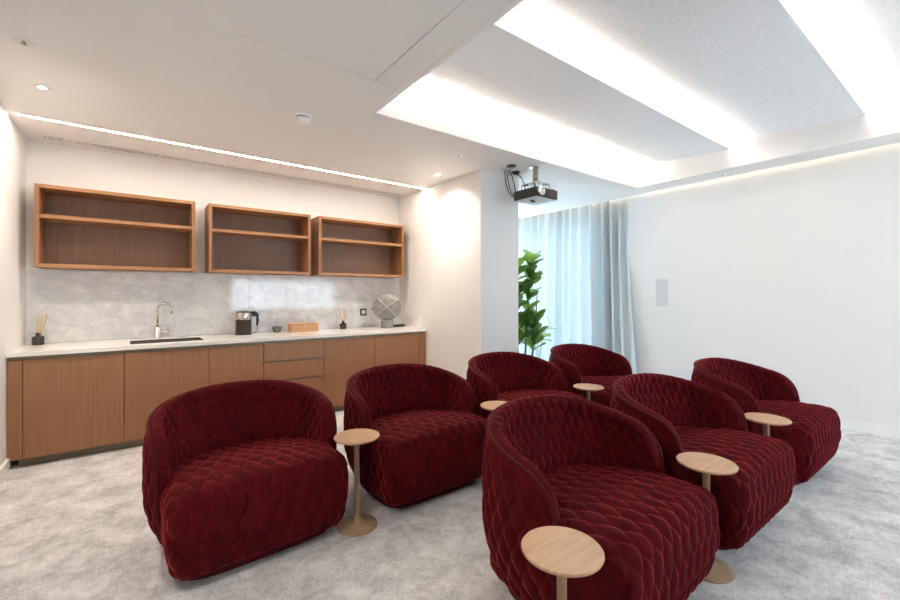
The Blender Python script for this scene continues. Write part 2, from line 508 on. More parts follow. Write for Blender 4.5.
# ------------------------------------------------------------------ kitchen units
KY0, KY1 = 4.675, 5.40       # door fronts, wall
units = [(-0.711, -0.075), (-0.075, 0.578), (0.578, 1.078), (1.078, 1.725), (1.725, 2.368), (2.368, 3.013)]
ulab = ['walnut base cabinet with one door next to the left wall',
        'walnut base cabinet with one door under the sink',
        'walnut base cabinet with one narrow door under the kettle',
        'walnut base cabinet with three drawers under the wooden box',
        'walnut base cabinet with one door right of the drawers',
        'walnut base cabinet with one door next to the pier wall']
for i, (x0, x1) in enumerate(units):
    t = thing('base_cabinet', ulab[i], 'cabinet', ((x0 + x1) / 2, KY0, 0), 0, 'walnut base cabinets along the back wall')
    w = (x1 - x0) / 2
    L_ = -w; R_ = w
    bm = bmesh.new()
    top = 0.60 if i == 1 else 0.845
    bx(bm, L_, L_ + 0.018, 0.022, 0.70, 0.07, 0.84); bx(bm, R_ - 0.018, R_, 0.022, 0.70, 0.07, 0.84)
    bx(bm, L_ + 0.018, R_ - 0.018, 0.022, 0.70, 0.07, 0.088); bx(bm, L_ + 0.018, R_ - 0.018, 0.69, 0.70, 0.088, 0.845)
    obj('carcass', bm, WOODB, t)
    if i == 0:
        obj('end_panel', box(XL + 0.003 - (x0 + x1) / 2, L_ - 0.002, 0, 0.70, 0.07, 0.853, 0.001), WOODV, t)
    if i == 5:
        obj('end_panel', box(R_ + 0.002, 3.122 - (x0 + x1) / 2, 0, 0.70, 0.07, 0.853, 0.001), WOODV, t)
    if i == 3:
        for a, b in ((0.07, 0.435), (0.457, 0.647), (0.669, 0.853)):
            d = obj('drawer', box(L_ + 0.0025, R_ - 0.0025, 0, 0.02, a, b, 0.001), WOODV, t)
            obj('drawer_box', box(L_ + 0.03, R_ - 0.03, 0.021, 0.6, a + 0.02, b - 0.03), WOODB, d)
            if b < 0.84:
                obj('finger_pull', box(L_ + 0.0025, R_ - 0.0025, 0.008, 0.0205, b + 0.001, b + 0.021), CHAN, d)
    else:
        obj('door', box(L_ + 0.0025, R_ - 0.0025, 0, 0.02, 0.07, 0.853, 0.001), WOODV, t)
t = tag(obj('finger_channel', box(XL + 0.002, 3.12, KY0 + 0.012, KY0 + 0.021, 0.854, 0.8845), CHAN), 'bronze metal finger channel running under the front edge of the worktop', 'channel')
tag(obj('plinth', box(-0.74, 3.09, KY0 + 0.05, KY0 + 0.068, 0.001, 0.069), PLINTH), 'bronze coloured plinth along the carpet below the base cabinets', 'plinth')
# worktop with sink cut-out
SX0, SX1, SY0, SY1 = -0.04, 0.555, 4.80, 5.18
bm = bmesh.new()
wy0 = 4.652
bx(bm, XL + 0.001, SX0, wy0, YB - 0.001, 0.885, 0.92); bx(bm, SX1, 3.123, wy0, YB - 0.001, 0.885, 0.92)
bx(bm, SX0, SX1, wy0, SY0, 0.885, 0.92); bx(bm, SX0, SX1, SY1, YB - 0.001, 0.885, 0.92)
tag(obj('worktop', bm, QUARTZ), 'long white stone worktop on the walnut base cabinets', 'worktop')
t = thing('sink', 'undermounted steel sink set in the white worktop', 'sink', ((SX0 + SX1) / 2, (SY0 + SY1) / 2, 0.884))
w, d = (SX1 - SX0) / 2 - 0.001, (SY1 - SY0) / 2 - 0.001
bm = bmesh.new()
bx(bm, -w, w, -d, -d + 0.003, -0.2, 0.034); bx(bm, -w, w, d - 0.003, d, -0.2, 0.034); bx(bm, -w, -w + 0.003, -d, d, -0.2, 0.034); bx(bm, w - 0.003, w, -d, d, -0.2, 0.034); bx(bm, -w, w, -d, d, -0.203, -0.2)
obj('basin', bm, mat('dull_steel', (0.14, 0.13, 0.12), 0.5, 0.5), t)
obj('drain', lathe([(0, -0.196), (0.035, -0.196), (0.042, -0.1995)], 24), CHROME, t, True)
# tap
t = thing('tap', 'steel gooseneck tap standing on the worktop behind the sink', 'tap', (0.185, 5.265, 0.92), math.radians(5))
obj('tap_body', lathe([(0.03, 0), (0.03, 0.006), (0.026, 0.01), (0.026, 0.115), (0.015, 0.122)], 28), STEEL, t, True)
arc = [(0, 0, 0.11), (0, 0, 0.25)] + [(0.06 * (1 - math.cos(a)), -0.012 * (1 - math.cos(a)), 0.29 + 0.075 * math.sin(a)) for a in [PI * k / 14 for k in range(15)]] + [(0.12, -0.024, 0.25)]
obj('spout', tube(arc, 0.0125, 14), STEEL, t, True)
obj('lever', tube([(0.02, 0, 0.07), (0.095, 0.0, 0.07), (0.105, 0, 0.07)], [0.015, 0.015, 0.012], 14), STEEL, t, True)
obj('handle', tube([(0.085, 0, 0.07), (0.088, -0.03, 0.12)], 0.005, 10), STEEL, t, True)
# splashback
bm = bmesh.new()
bx(bm, XL + 0.001, 1.080, YB - 0.018, YB - 0.001, 0.921, 1.606); bx(bm, 1.0815, 3.123, YB - 0.018, YB - 0.001, 0.921, 1.606)
tag(obj('splashback', bm, MARBLE), 'polished grey veined marble splashback above the worktop', 'splashback')

# wall shelves
for (x0, x1, lab) in ((-0.70, 0.503, 'open walnut wall shelf nearest the left wall'),
                      (0.626, 1.709, 'middle open walnut wall shelf above the kettle'),
                      (1.808, 3.019, 'open walnut wall shelf nearest the pier wall')):
    t = thing('wall_shelf', lab, 'shelf', ((x0 + x1) / 2, 5.07, 1.615), 0, 'open walnut wall shelves')
    w = (x1 - x0) / 2; T = 0.032; D = YB - 5.07 - 0.001; Hh = 0.73
    obj('side_panel', box(-w, -w + T, 0, D, 0, Hh, 0.0015), WOODV, t)
    obj('side_panel', box(w - T, w, 0, D, 0, Hh, 0.0015), WOODV, t)
    obj('top_panel', box(-w + T, w - T, 0, D, Hh - T, Hh, 0.0015), WOODH, t)
    obj('bottom_panel', box(-w + T, w - T, 0, D, 0, T, 0.0015), WOODH, t)
    obj('shelf_board', box(-w + T, w - T, 0.004, D - 0.012, 0.435, 0.435 + T, 0.0015), WOODH, t)
    obj('back_panel', box(-w + T, w - T, D - 0.012, D, T, Hh - T), WOODB, t)

# ------------------------------------------------------------------ worktop objects
AMBER = mat('smoked_glass', (0.035, 0.028, 0.02), 0.08)
REED = mat('reed', (0.62, 0.45, 0.24), 0.7)
def diffuser(x, y, label, sd, lean=0.0):
    t = thing('reed_diffuser', label, 'reed diffuser', (x, y, 0.92), 0, 'reed diffusers on the worktop')
    obj('bottle', lathe([(0, 0), (0.04, 0), (0.043, 0.004), (0.043, 0.065), (0.036, 0.076), (0.016, 0.082)], 28), AMBER, t, True)
    obj('collar', lathe([(0.017, 0.078), (0.018, 0.082), (0.018, 0.11), (0.008, 0.11)], 24), BLACK, t, True)
    rr = random.Random(sd)
    for k in range(8):
        a = 2 * PI * k / 8
        obj('reed', tube([(0.003 * math.cos(a), 0.003 * math.sin(a), 0.02), ((0.03 + rr.random() * 0.02) * math.cos(a) + lean, 0.03 * math.sin(a), 0.25 + rr.random() * 0.05)], 0.0034, 6), REED, t)
diffuser(-0.70, 5.26, 'dark glass reed diffuser on the worktop by the left wall', 3, 0.03)
diffuser(2.19, 5.24, 'dark glass reed diffuser on the worktop left of the round lamp', 9)

# kettle
t = thing('kettle', 'black and steel kettle on its base on the worktop', 'kettle', (0.985, 5.20, 0.92), math.radians(-8))
obj('power_base', lathe([(0, 0), (0.088, 0), (0.09, 0.006), (0.088, 0.018), (0.07, 0.022), (0, 0.022)], 36), BLACK, t, True)
obj('jug', lathe([(0.082, 0.024), (0.084, 0.03), (0.082, 0.17), (0.082, 0.172)], 36), AMBER, t, True)
obj('steel_band', lathe([(0.083, 0.172), (0.084, 0.176), (0.082, 0.245), (0.08, 0.25)], 36), STEEL, t, True)
obj('lid', lathe([(0.08, 0.25), (0.076, 0.258), (0.03, 0.264), (0, 0.264)], 36), BLACK, t, True)
sp = bmesh.new()
for v in ((-0.078, 0.03, 0.25), (-0.078, -0.03, 0.25), (-0.115, 0, 0.252), (-0.08, 0.02, 0.19), (-0.08, -0.02, 0.19)): sp.verts.new(v)
sp.verts.ensure_lookup_table()
for f in ((0, 1, 2), (0, 2, 3), (1, 4, 2), (3, 2, 4), (0, 3, 4, 1)): sp.faces.new([sp.verts[k] for k in f])
obj('pouring_lip', sp, STEEL, t)
obj('handle', tube([(0.075, 0, 0.247), (0.12, 0, 0.25), (0.145, 0, 0.23), (0.146, 0, 0.15), (0.138, 0, 0.10)], [0.013, 0.015, 0.016, 0.014, 0.010], 14), BLACK, t, True)
obj('power_cord', tube(bez((0.085, 0.03, 0.01), (0.17, 0.05, 0.0), (0.15, 0.1, 0.12), (0.14, 0.15, 0.16), 14), 0.003, 8), BLACK, t, True)
# bowl
t = tag(obj('bowl', lathe([(0, 0), (0.03, 0), (0.034, 0.004), (0.055, 0.045), (0.058, 0.068), (0.054, 0.068), (0.05, 0.045), (0.03, 0.01), (0, 0.008)], 36), mat('grey_stoneware', (0.13, 0.13, 0.125), 0.5), None, True), 'small dark grey bowl on the worktop left of the wooden box', 'bowl')
t.location = (1.365, 5.27, 0.92)
# wooden box
t = thing('wooden_box', 'closed wooden box with lid and round clasp on the worktop', 'box', (1.655, 5.19, 0.92))
obj('box_body', box(-0.165, 0.165, -0.07, 0.07, 0, 0.075, 0.003), BOXW, t)
obj('lid', box(-0.165, 0.165, -0.07, 0.07, 0.077, 0.105, 0.003), BOXW, t)
obj('clasp', lathe([(0.009, 0), (0.009, 0.006), (0, 0.008)], 16, center=(0.0, -0.07, 0.076), axis='Y'), WHITEP, t, True)
# round lamp
STONE = mat('grey_mottled_glass', (0.3, 0.3, 0.3), 0.35)
ns = noise(STONE, 26, 6, 0.7)
rs = ramp(STONE, ns.outputs[0], [(0.3, (0.15, 0.145, 0.14)), (0.7, (0.34, 0.33, 0.32))])
lk(STONE, rs.outputs[0], bsdf(STONE).inputs['Base Color'])
PALE = mat('pale_rib', (0.38, 0.365, 0.35), 0.5)
t = thing('table_lamp', 'round grey mottled lamp with pale crossing bands on the worktop', 'lamp', (2.74, 5.05, 0.92), math.radians(-30))
obj('lamp_base', lathe([(0, 0), (0.085, 0), (0.088, 0.006), (0.085, 0.10), (0.08, 0.11), (0, 0.11)], 36), STONE, t, True)
prof = [(0.0, 0.095)] + [(0.19 * math.sin(a), 0.095 * math.cos(a)) for a in [PI * k / 20 for k in range(1, 20)]] + [(0.0, -0.095)]
obj('lamp_globe', lathe(prof, 48, center=(0, 0, 0.285), axis='Y'), STONE, t, True)
for sl in (0.6, -0.75):
    pts = []
    for k in range(23):
        a = -1.45 + 2.9 * k / 22
        rr = 0.192 * math.sin(a); yy = -0.097 * math.cos(a)
        pts.append((rr * math.cos(sl), yy, 0.285 + rr * math.sin(sl)))
    obj('band', tube(pts, 0.010, 8), PALE, t, True)
obj('knob', tube([(-0.185, 0, 0.26), (-0.205, 0, 0.26)], 0.016, 14), STONE, t, True)
# black tray next to lamp
t = thing('remote_control', 'flat black remote control lying on the worktop beside the round lamp', 'remote control', (2.98, 5.17, 0.92), math.radians(12))
obj('remote_body', box(-0.10, 0.10, -0.04, 0.04, 0, 0.034, 0.01), BLACK, t)
for k in range(5):
    obj('button', lathe([(0.006, 0.034), (0.006, 0.037), (0, 0.037)], 10, center=(-0.08 + 0.035 * k, 0, 0)), DARK, t)
# sockets
t = thing('wall_socket', 'double steel wall socket on the marble behind the kettle', 'socket', (1.165, YB - 0.018, 1.135))
obj('plate', box(-0.073, 0.073, -0.006, 0, -0.043, 0.043, 0.002), mat('satin_plate', (0.55, 0.55, 0.56), 0.35, 0.5), t)
for s in (-0.036, 0.036):
    bm = bmesh.new()
    bx(bm, s - 0.004, s + 0.004, -0.0075, -0.006, 0.008, 0.018); bx(bm, s - 0.016, s - 0.009, -0.0075, -0.006, -0.012, -0.006); bx(bm, s + 0.009, s + 0.016, -0.0075, -0.006, -0.012, -0.006)
    obj('socket_holes', bm, DARK, t)
obj('plug', box(-0.06, -0.015, -0.035, -0.008, -0.02, 0.02, 0.005), BLACK, t)
t = thing('wall_switch', 'square wall switch with dark frame on the marble left of the round lamp', 'switch', (2.545, YB - 0.018, 1.13))
obj('plate', box(-0.05, 0.05, -0.007, 0, -0.05, 0.05, 0.002), mat('bronze_plate', (0.10, 0.08, 0.06), 0.4, 0.4), t)
obj('rocker', box(-0.026, 0.026, -0.011, -0.007, -0.026, 0.026, 0.002), WHITEP, t)

# ------------------------------------------------------------------ projector
t = thing('projector', 'black projector hanging from the ceiling on a steel pole', 'projector', (3.575, 3.145, ZC))
obj('ceiling_plate', lathe([(0, -0.012), (0.075, -0.012), (0.08, -0.006), (0.08, 0)], 28), STEEL, t, True)
obj('pole', lathe([(0.03, -0.012), (0.03, -0.15), (0.036, -0.152), (0.036, -0.19), (0.0, -0.19)], 24), STEEL, t, True)
bm = bmesh.new()
bx(bm, -0.10, 0.10, -0.10, 0.10, -0.20, -0.19)
for a in range(4):
    an = PI / 4 + a * PI / 2
    tube([(0.08 * math.cos(an), 0.08 * math.sin(an), -0.198), (0.15 * math.cos(an), 0.15 * math.sin(an), -0.205), (0.155 * math.cos(an), 0.155 * math.sin(an), -0.268)], 0.009, 8, bm)
obj('mounting_bracket', bm, STEEL, t)
PBODY = mat('projector_case', (0.028, 0.023, 0.02), 0.4)
b_ = obj('housing', box(-0.175, 0.175, -0.17, 0.17, -0.375, -0.27, 0.012, 3), PBODY, t)
obj('underside', box(-0.165, 0.165, -0.16, 0.16, -0.3775, -0.3752), mat('projector_underside_lit', (0.62, 0.64, 0.66), 0.5), b_)  # bluish light on the black case's underside painted as a pale plate
obj('adjuster_foot', lathe([(0, -0.388), (0.02, -0.388), (0.022, -0.378)], 16, center=(-0.06, 0, 0)), DARK, b_)
obj('adjuster_foot', lathe([(0, -0.388), (0.02, -0.388), (0.022, -0.378)], 16, center=(0.0, 0.03, 0)), DARK, b_)
obj('lens_barrel', lathe([(0.045, 0.16), (0.047, 0.185), (0.040, 0.186), (0.036, 0.176)], 28, center=(-0.10, 0, -0.315), axis='Y'), CHROME, t, True)
obj('lens', lathe([(0.036, 0.174), (0.02, 0.181), (0, 0.183)], 28, center=(-0.10, 0, -0.315), axis='Y'), mat('lens_reflection', (0.55, 0.58, 0.62), 0.05), t, True)  # bright reflection in the lens put into its pale colour
bm = bmesh.new()
for k in range(9): bx(bm, 0.02, 0.14, -0.1735, -0.170, -0.36 + k * 0.0085, -0.356 + k * 0.0085)
obj('front_grille', bm, mat('brown_grille', (0.16, 0.10, 0.07), 0.5), t)
obj('top_cover', box(-0.03, 0.06, -0.12, -0.02, -0.272, -0.25, 0.004), PBODY, t)
obj('zoom_knob', box(0.11, 0.16, -0.14, -0.08, -0.272, -0.255, 0.004), PBODY, t)
for P in (((-0.225, 0.225, -0.021), (-0.28, 0.16, -0.15), (-0.27, 0.15, -0.30), (-0.14, 0.175, -0.315)),
          ((-0.205, 0.21, -0.021), (-0.17, 0.16, -0.12), (-0.17, 0.16, -0.25), (-0.12, 0.175, -0.30)),
          ((-0.245, 0.235, -0.021), (-0.31, 0.17, -0.2), (-0.26, 0.19, -0.33), (-0.10, 0.175, -0.335)),
          ((-0.04, 0.26, -0.031), (0.06, 0.25, -0.03), (0.05, 0.20, -0.14), (0.02, 0.17, -0.28))):
    obj('cable', tube(bez(*P, 16), 0.0055, 8), BLACK, t, True)
t = tag(obj('cable_outlet', lathe([(0, -0.014), (0.04, -0.014), (0.052, -0.008), (0.054, 0)], 28), BLACK, None, True), 'black round cable outlet in the ceiling nearest the raised ceiling edge', 'cable outlet')
t.location = (3.326, 3.274, ZC)
t = tag(obj('cable_outlet', lathe([(0, -0.03), (0.03, -0.03), (0.045, -0.012), (0.05, 0)], 28), BLACK, None, True), 'black round cable outlet in the ceiling right beside the projector pole', 'cable outlet')
t.location = (3.535, 3.41, ZC)
t = tag(obj('cable_box', lathe([(0, -0.02), (0.055, -0.02), (0.06, -0.012), (0.07, 0)], 28), GREYP, None, True), 'grey ceiling box where the hanging projector cables come out', 'cable box')
t.location = (3.36, 3.395 - 0.09, ZC); t.location = (3.35, 3.37, ZC)

# wall speaker
t = thing('wall_speaker', 'flush rectangular grey speaker in the right wall next to the curtain', 'speaker', (XR, 2.828, 1.21))
obj('frame', box(-0.004, 0, -0.085, 0.085, 0, 0.38, 0.0015), GREYS, t)
obj('grille', box(-0.006, -0.0041, -0.078, 0.078, 0.008, 0.372, 0.001), GREYP, t)

# ------------------------------------------------------------------ curtain
def curtain():
    y0, y1 = 3.35, 6.22
    z0, z1 = 0.012, 2.93
    ny, nz = 620, 36
    rr = random.Random(4)
    wid = []
    y = 0.0
    while y < (y1 - y0):
        w = 0.13 + 0.10 * rr.random(); wid.append((y, w, 0.6 + 0.4 * rr.random())); y += w
    def fold(s):
        for (a, w, am) in wid:
            if a <= s < a + w:
                return am * (math.sin(2 * PI * (s - a) / w)), (s - a) / w
        return 0, 0
    verts = []; faces = []
    for j in range(nz + 1):
        tz = j / nz; z = z0 + (z1 - z0) * tz
        for i in range(ny + 1):
            s = (y1 - y0) * i / ny
            f, ph = fold(s)
            low = 1 - tz
            flare = -0.29 * low ** 1.3 * math.exp(-s / 0.28)
            f2 = math.sin(s * 23 + 1.3 * math.sin(s * 3)) * 0.012 * low
            yy = y0 + s + 0.03 + flare * 1.0 + 0.012 * math.sin(s * 7 + tz * 2) * low
            xx = 5.935 + 0.088 * f * (0.82 + 0.3 * low) * min(1, 0.25 + s / 0.25) + f2
            xx -= 0.25 * low ** 0.6 * math.exp(-(s / 0.20) ** 2)
            xx = max(xx, 5.69) if yy < 3.5 else xx
            verts.append((xx, yy, z))
    W = ny + 1
    for j in range(nz):
        for i in range(ny):
            a = j * W + i
            faces.append((a, a + 1, a + W + 1, a + W))
    me = bpy.data.meshes.new('curtain')
    me.from_pydata(verts, [], faces)
    me.materials.append(CLOTH)
    me.polygons.foreach_set('use_smooth', [True] * len(me.polygons))
    return me
t = thing('curtain', 'full height pale blue pleated curtain beside the right wall', 'curtain', (0, 0, 0))
o = bpy.data.objects.new('drape', curtain()); COL.objects.link(o); o.parent = t
md = o.modifiers.new('thick', 'SOLIDIFY'); md.thickness = 0.002
obj('curtain_track', box(5.91, 5.95, 3.3, 6.25, 2.935, 2.96), TRIM, t)

# ------------------------------------------------------------------ armchair
def ogee(u, v, s, q):
    c = 0.5 * np.cos(2 * PI * v / q)
    e = np.abs(np.mod(u / s - c + 1, 2) - 1)
    o_ = np.abs(np.mod(u / s + c, 2) - 1)
    d = np.clip(np.minimum(e, o_), 0, 1)
    return 1 - (1 - d) ** 2.2

def smooth01(x):
    x = np.clip(x, 0, 1); return x * x * (3 - 2 * x)

def mesh_grid(name, V, disp, faces, material, quilt):
    me = bpy.data.meshes.new(name)
    me.from_pydata(V.tolist(), [], faces)
    me.update()
    nrm = np.empty(len(V) * 3); me.vertex_normals.foreach_get('vector', nrm)
    V2 = V + nrm.reshape(-1, 3) * disp[:, None]
    me.vertices.foreach_set('co', V2.ravel())
    me.update()
    at = me.attributes.new('quilt', 'FLOAT_VECTOR', 'POINT')
    at.data.foreach_set('vector', np.ascontiguousarray(quilt, dtype=np.float32).ravel())
    me.materials.append(material)
    me.polygons.foreach_set('use_smooth', [True] * len(me.polygons))
    return me

def make_shell():
    a, b, nn = 0.495, 0.43, 2.25
    th = np.linspace(PI + 0.9, -0.9, 4000)
    x = a * np.sign(np.cos(th)) * np.abs(np.cos(th)) ** (2 / nn)
    y = b * np.sign(np.sin(th)) * np.abs(np.sin(th)) ** (2 / nn)
    keep = y > 0
    x, y = x[keep], y[keep]
    ya = np.linspace(-0.17, -0.002, 300)
    xa = a - 0.03 * (ya / 0.17) ** 2
    x = np.concatenate([-xa, x, xa[::-1]]); y = np.concatenate([ya, y, ya[::-1]])
    ds = np.hypot(np.diff(x), np.diff(y)); S = np.concatenate([[0], np.cumsum(ds)]); L = S[-1]
    nS = 210
    tt = np.linspace(0, 1, nS)
    endd = 0.06
    s = L * (tt - endd * np.sin(2 * PI * tt) / (2 * PI) * 8 * 0.6 * 0.3)
    px = np.interp(s, S, x); py = np.interp(s, S, y)
    tx = np.gradient(px); ty = np.gradient(py); l = np.hypot(tx, ty); tx /= l; ty /= l
    nx, ny = ty, -tx            # inward for this direction of travel
    if (nx[nS // 2] * 0 + ny[nS // 2]) > 0: nx, ny = -nx, -ny
    dend = np.minimum(s, L - s)
    hb = 0.655 + 0.145 * np.clip((py + 0.17) / 0.60, 0, 1)
    R = 0.15
    h = np.where(dend < R, hb - R + np.sqrt(np.maximum(R * R - (R - dend) ** 2, 0)), hb)
    back = smooth01((py - 0.05) / 0.3)
    no, na, ni = 64, 15, 44
    rows = no + na + ni
    ZB = 0.035; RZ = 0.04
    def column(i, shrink=1.0, fwd=0.0):
        pts = []; vv = []; amp = []
        hi = h[i]
        T_top = 0.064
        for r_ in range(rows):
            if r_ < no:
                z = ZB + (hi - RZ - ZB) * r_ / (no - 1); off = 0.0; outer = True
                am = min(1, (no - 1 - r_) / 6.0)
            elif r_ < no + na:
                aa = PI * (r_ - no + 1) / (na + 1); z = hi - RZ + RZ * math.sin(aa); off = T_top * (1 - math.cos(aa)) / 2; am = 0.0 if aa < 1.0 else (aa - 1.0) / 2.4
            else:
                k = (r_ - no - na) / (ni - 1); z = hi - RZ - (hi - RZ - 0.33) * k
                off = T_top + (0.05 + 0.065 * back[i]) * smooth01(np.array(k * 1.1)); am = min(1, 0.88 + k)
            zz = z
            sc = 1.0
            if zz < 0.36: sc -= 0.20 * ((0.36 - zz) / 0.31) ** 2
            if zz > 0.50: sc -= 0.050 * ((zz - 0.50) / 0.29) ** 1.6
            off2 = off
            mid = T_top / 2 + 0.01
            off2 = mid + (off - mid) * shrink
            X = px[i] * sc + nx[i] * off2; Y = 0.02 + (py[i] - 0.02) * sc + ny[i] * off2
            sg = -1 if i < nS / 2 else 1
            X += tx[i] * fwd * sg; Y += ty[i] * fwd * sg
            pts.append((X, Y, z))
            vv.append(z if r_ < no + na // 2 else 2 * hi - z)
            amp.append(am)
        return pts, vv, amp
    cols = []; U = []; VV = []; AM = []
    caps = [PI / 2 * k / 6 for k in range(6, 0, -1)]
    for c in caps:
        p, v, am = column(0, math.cos(c), 0.03 * math.sin(c)); cols.append(p); U.append([0.0] * rows); VV.append(v); AM.append([0] * rows)
    for i in range(nS):
        p, v, am = column(i); cols.append(p); U.append([s[i]] * rows); VV.append(v)
        f = min(1, dend[i] / 0.05); AM.append([q * f for q in am])
    for c in caps[::-1]:
        p, v, am = column(nS - 1, math.cos(c), 0.03 * math.sin(c)); cols.append(p); U.append([L] * rows); VV.append(v); AM.append([0] * rows)
    V = np.array(cols).reshape(-1, 3); U = np.array(U).ravel(); VV = np.array(VV).ravel(); AM = np.array(AM).ravel()
    ncol = len(cols)
    faces = []
    for c in range(ncol - 1):
        for r_ in range(rows):
            r2 = (r_ + 1) % rows
            faces.append((c * rows + r_, (c + 1) * rows + r_, (c + 1) * rows + r2, c * rows + r2))
    # orientation check: outward at the back
    mid = (ncol // 2) * rows + 20
    f = faces[(ncol // 2) * rows + 20]
    A, B, C_ = V[f[0]], V[f[1]], V[f[2]]
    if np.cross(B - A, C_ - A)[1] < 0:
        faces = [q[::-1] for q in faces]
    inner = np.tile(np.arange(rows) >= no + na // 2, ncol)
    q1 = ogee(U - L / 2, VV - 0.02, 0.043, 0.18)
    q2 = ogee(U - L / 2, VV, 0.036, 0.15)
    wr = 0.003 * np.sin(U * 95 + 3 * np.sin(VV * 22)) * np.sin(VV * 30 + U * 11)
    disp = AM * np.where(inner, 0.011 * q2 + wr, 0.012 * q1)
    quilt = np.where(inner[:, None], np.stack([(U - L / 2) / 0.036, VV / 0.15, AM], 1), np.stack([(U - L / 2) / 0.043, (VV - 0.02) / 0.18, AM], 1))
    me = mesh_grid('backrest', V, disp, faces, VELVET, quilt)
    # piping line along the outer top edge
    pip = []
    def rimpt(i, frac=0.18, out=0.004):
        aa = PI * frac
        z = h[i] - RZ + (RZ + out) * math.sin(aa); off = 0.064 * (1 - math.cos(aa)) / 2 - out
        sc = 1 - (0.050 * ((z - 0.50) / 0.29) ** 1.6 if z > 0.5 else 0)
        return (px[i] * sc + nx[i] * off, 0.02 + (py[i] - 0.02) * sc + ny[i] * off, z)
    def down(i, z):
        sc = 1 - (0.20 * ((0.36 - z) / 0.31) ** 2 if z < 0.36 else 0) - (0.050 * ((z - 0.50) / 0.29) ** 1.6 if z > 0.5 else 0)
        sg = -1 if i == 0 else 1
        off = 0.006
        return (px[i] * sc + nx[i] * off + tx[i] * 0.012 * sg, 0.02 + (py[i] - 0.02) * sc + ny[i] * off + ty[i] * 0.012 * sg, z)
    z_end = h[0] - RZ
    pip += [down(0, z) for z in np.linspace(0.06, z_end, 16)]
    pip += [rimpt(i) for i in range(0, nS, 2)]
    pip += [down(nS - 1, z) for z in np.linspace(z_end, 0.06, 16)]
    return me, tube(pip, 0.0085, 8)

def make_seat():
    N = 84
    hx, hy, hz, r_ = 0.438, 0.355, 0.214, 0.078
    cy, cz = -0.085, 0.240
    idx = {}; P = []; faces = []
    def vid(p):
        k = tuple(int(round((c + 1) * N / 2)) for c in p)
        if k not in idx:
            idx[k] = len(P); P.append(p)
        return idx[k]
    g = [-1 + 2 * k / N for k in range(N + 1)]
    for ax in range(3):
        for sg in (-1, 1):
            for i in range(N):
                for j in range(N):
                    q = []
                    for (ii, jj) in ((i, j), (i + 1, j), (i + 1, j + 1), (i, j + 1)):
                        c = [0, 0, 0]; c[ax] = sg; c[(ax + 1) % 3] = g[ii]; c[(ax + 2) % 3] = g[jj]
                        q.append(vid(tuple(c)))
                    faces.append(tuple(q) if sg > 0 else tuple(q[::-1]))
    P = np.array(P, float)
    half = np.array([hx, hy, hz])
    Q = P * half
    inn = np.clip(Q, -(half - r_), half - r_)
    D = Q - inn
    ln = np.linalg.norm(D, axis=1, keepdims=True)
    Nn = D / np.maximum(ln, 1e-9)
    V = inn + Nn * r_
    x, y, z = V[:, 0].copy(), V[:, 1].copy() + cy, V[:, 2].copy() + cz
    # arc coordinates for the quilting: across and along
    front = -y
    U = x.copy(); W = -y - z
    side = np.abs(Nn[:, 0]) > 0.72
    U = np.where(side, y * 1.0, U); W = np.where(side, z, W)
    # shape
    top = smooth01((z - 0.2) / 0.25)
    z += top * 0.028 * (1 - (x / hx) ** 2)
    z -= top * 0.05 * smooth01((y + 0.25) / 0.45)
    low = np.clip((0.28 - z) / 0.23, 0, 1)
    y += low ** 2 * 0.042 * (y < cy)
    x *= 1 - 0.07 * low ** 2
    bul = np.exp(-((z - 0.27) / 0.14) ** 2)
    y -= 0.012 * bul * smooth01((-y - 0.2) / 0.2)
    x *= 1 - 0.05 * smooth01((y + 0.1) / 0.3)
    V = np.stack([x, y, z], 1)
    amp = np.where(Nn[:, 2] < -0.5, 0.0, 1.0)
    q = ogee(U, W + 0.03, 0.041, 0.22)
    qs = ogee(U, W, 0.04, 0.17)
    disp = amp * np.where(side, 0.006 * qs, 0.014 * q)
    quilt = np.where(side[:, None], np.stack([U / 0.04, W / 0.17, amp], 1), np.stack([U / 0.041, (W + 0.03) / 0.22, amp], 1))
    return mesh_grid('seat', V, disp, faces, VELVET, quilt)

shell_me, pip_bm = make_shell()
seat_me = make_seat()
chair0 = thing('armchair', 'x', 'armchair', (0, 0, 0), 0, 'burgundy quilted velvet armchairs')
o = bpy.data.objects.new('backrest', shell_me); COL.objects.link(o); o.parent = chair0
pp = obj('piping', pip_bm, CORD, o, True)
o = bpy.data.objects.new('seat', seat_me); COL.objects.link(o); o.parent = chair0
bm = bmesh.new()
ring = []
for k in range(72):
    a_ = 2 * PI * k / 72
    ca, sa = math.cos(a_), math.sin(a_)
    ring.append((0.385 * math.copysign(abs(ca) ** 0.4, ca), -0.05 + (0.315 if sa < 0 else 0.30) * math.copysign(abs(sa) ** (0.36 if sa < 0 else 0.6), sa)))
lo_ = [bm.verts.new((x, y, 0.012)) for x, y in ring]; hi_ = [bm.verts.new((x, y, 0.05)) for x, y in ring]
bm.faces.new(lo_[::-1]); bm.faces.new(hi_)
for k in range(72): bm.faces.new((lo_[k], lo_[(k + 1) % 72], hi_[(k + 1) % 72], hi_[k]))
obj('base', bm, CORD, chair0)
for (fx, fy) in ((-0.29, -0.30), (0.29, -0.30), (-0.27, 0.22), (0.27, 0.22)):
    obj('foot', lathe([(0, 0), (0.03, 0), (0.034, 0.004), (0.036, 0.014), (0, 0.014)], 20, center=(fx, fy, 0)), BLACK, chair0, True)
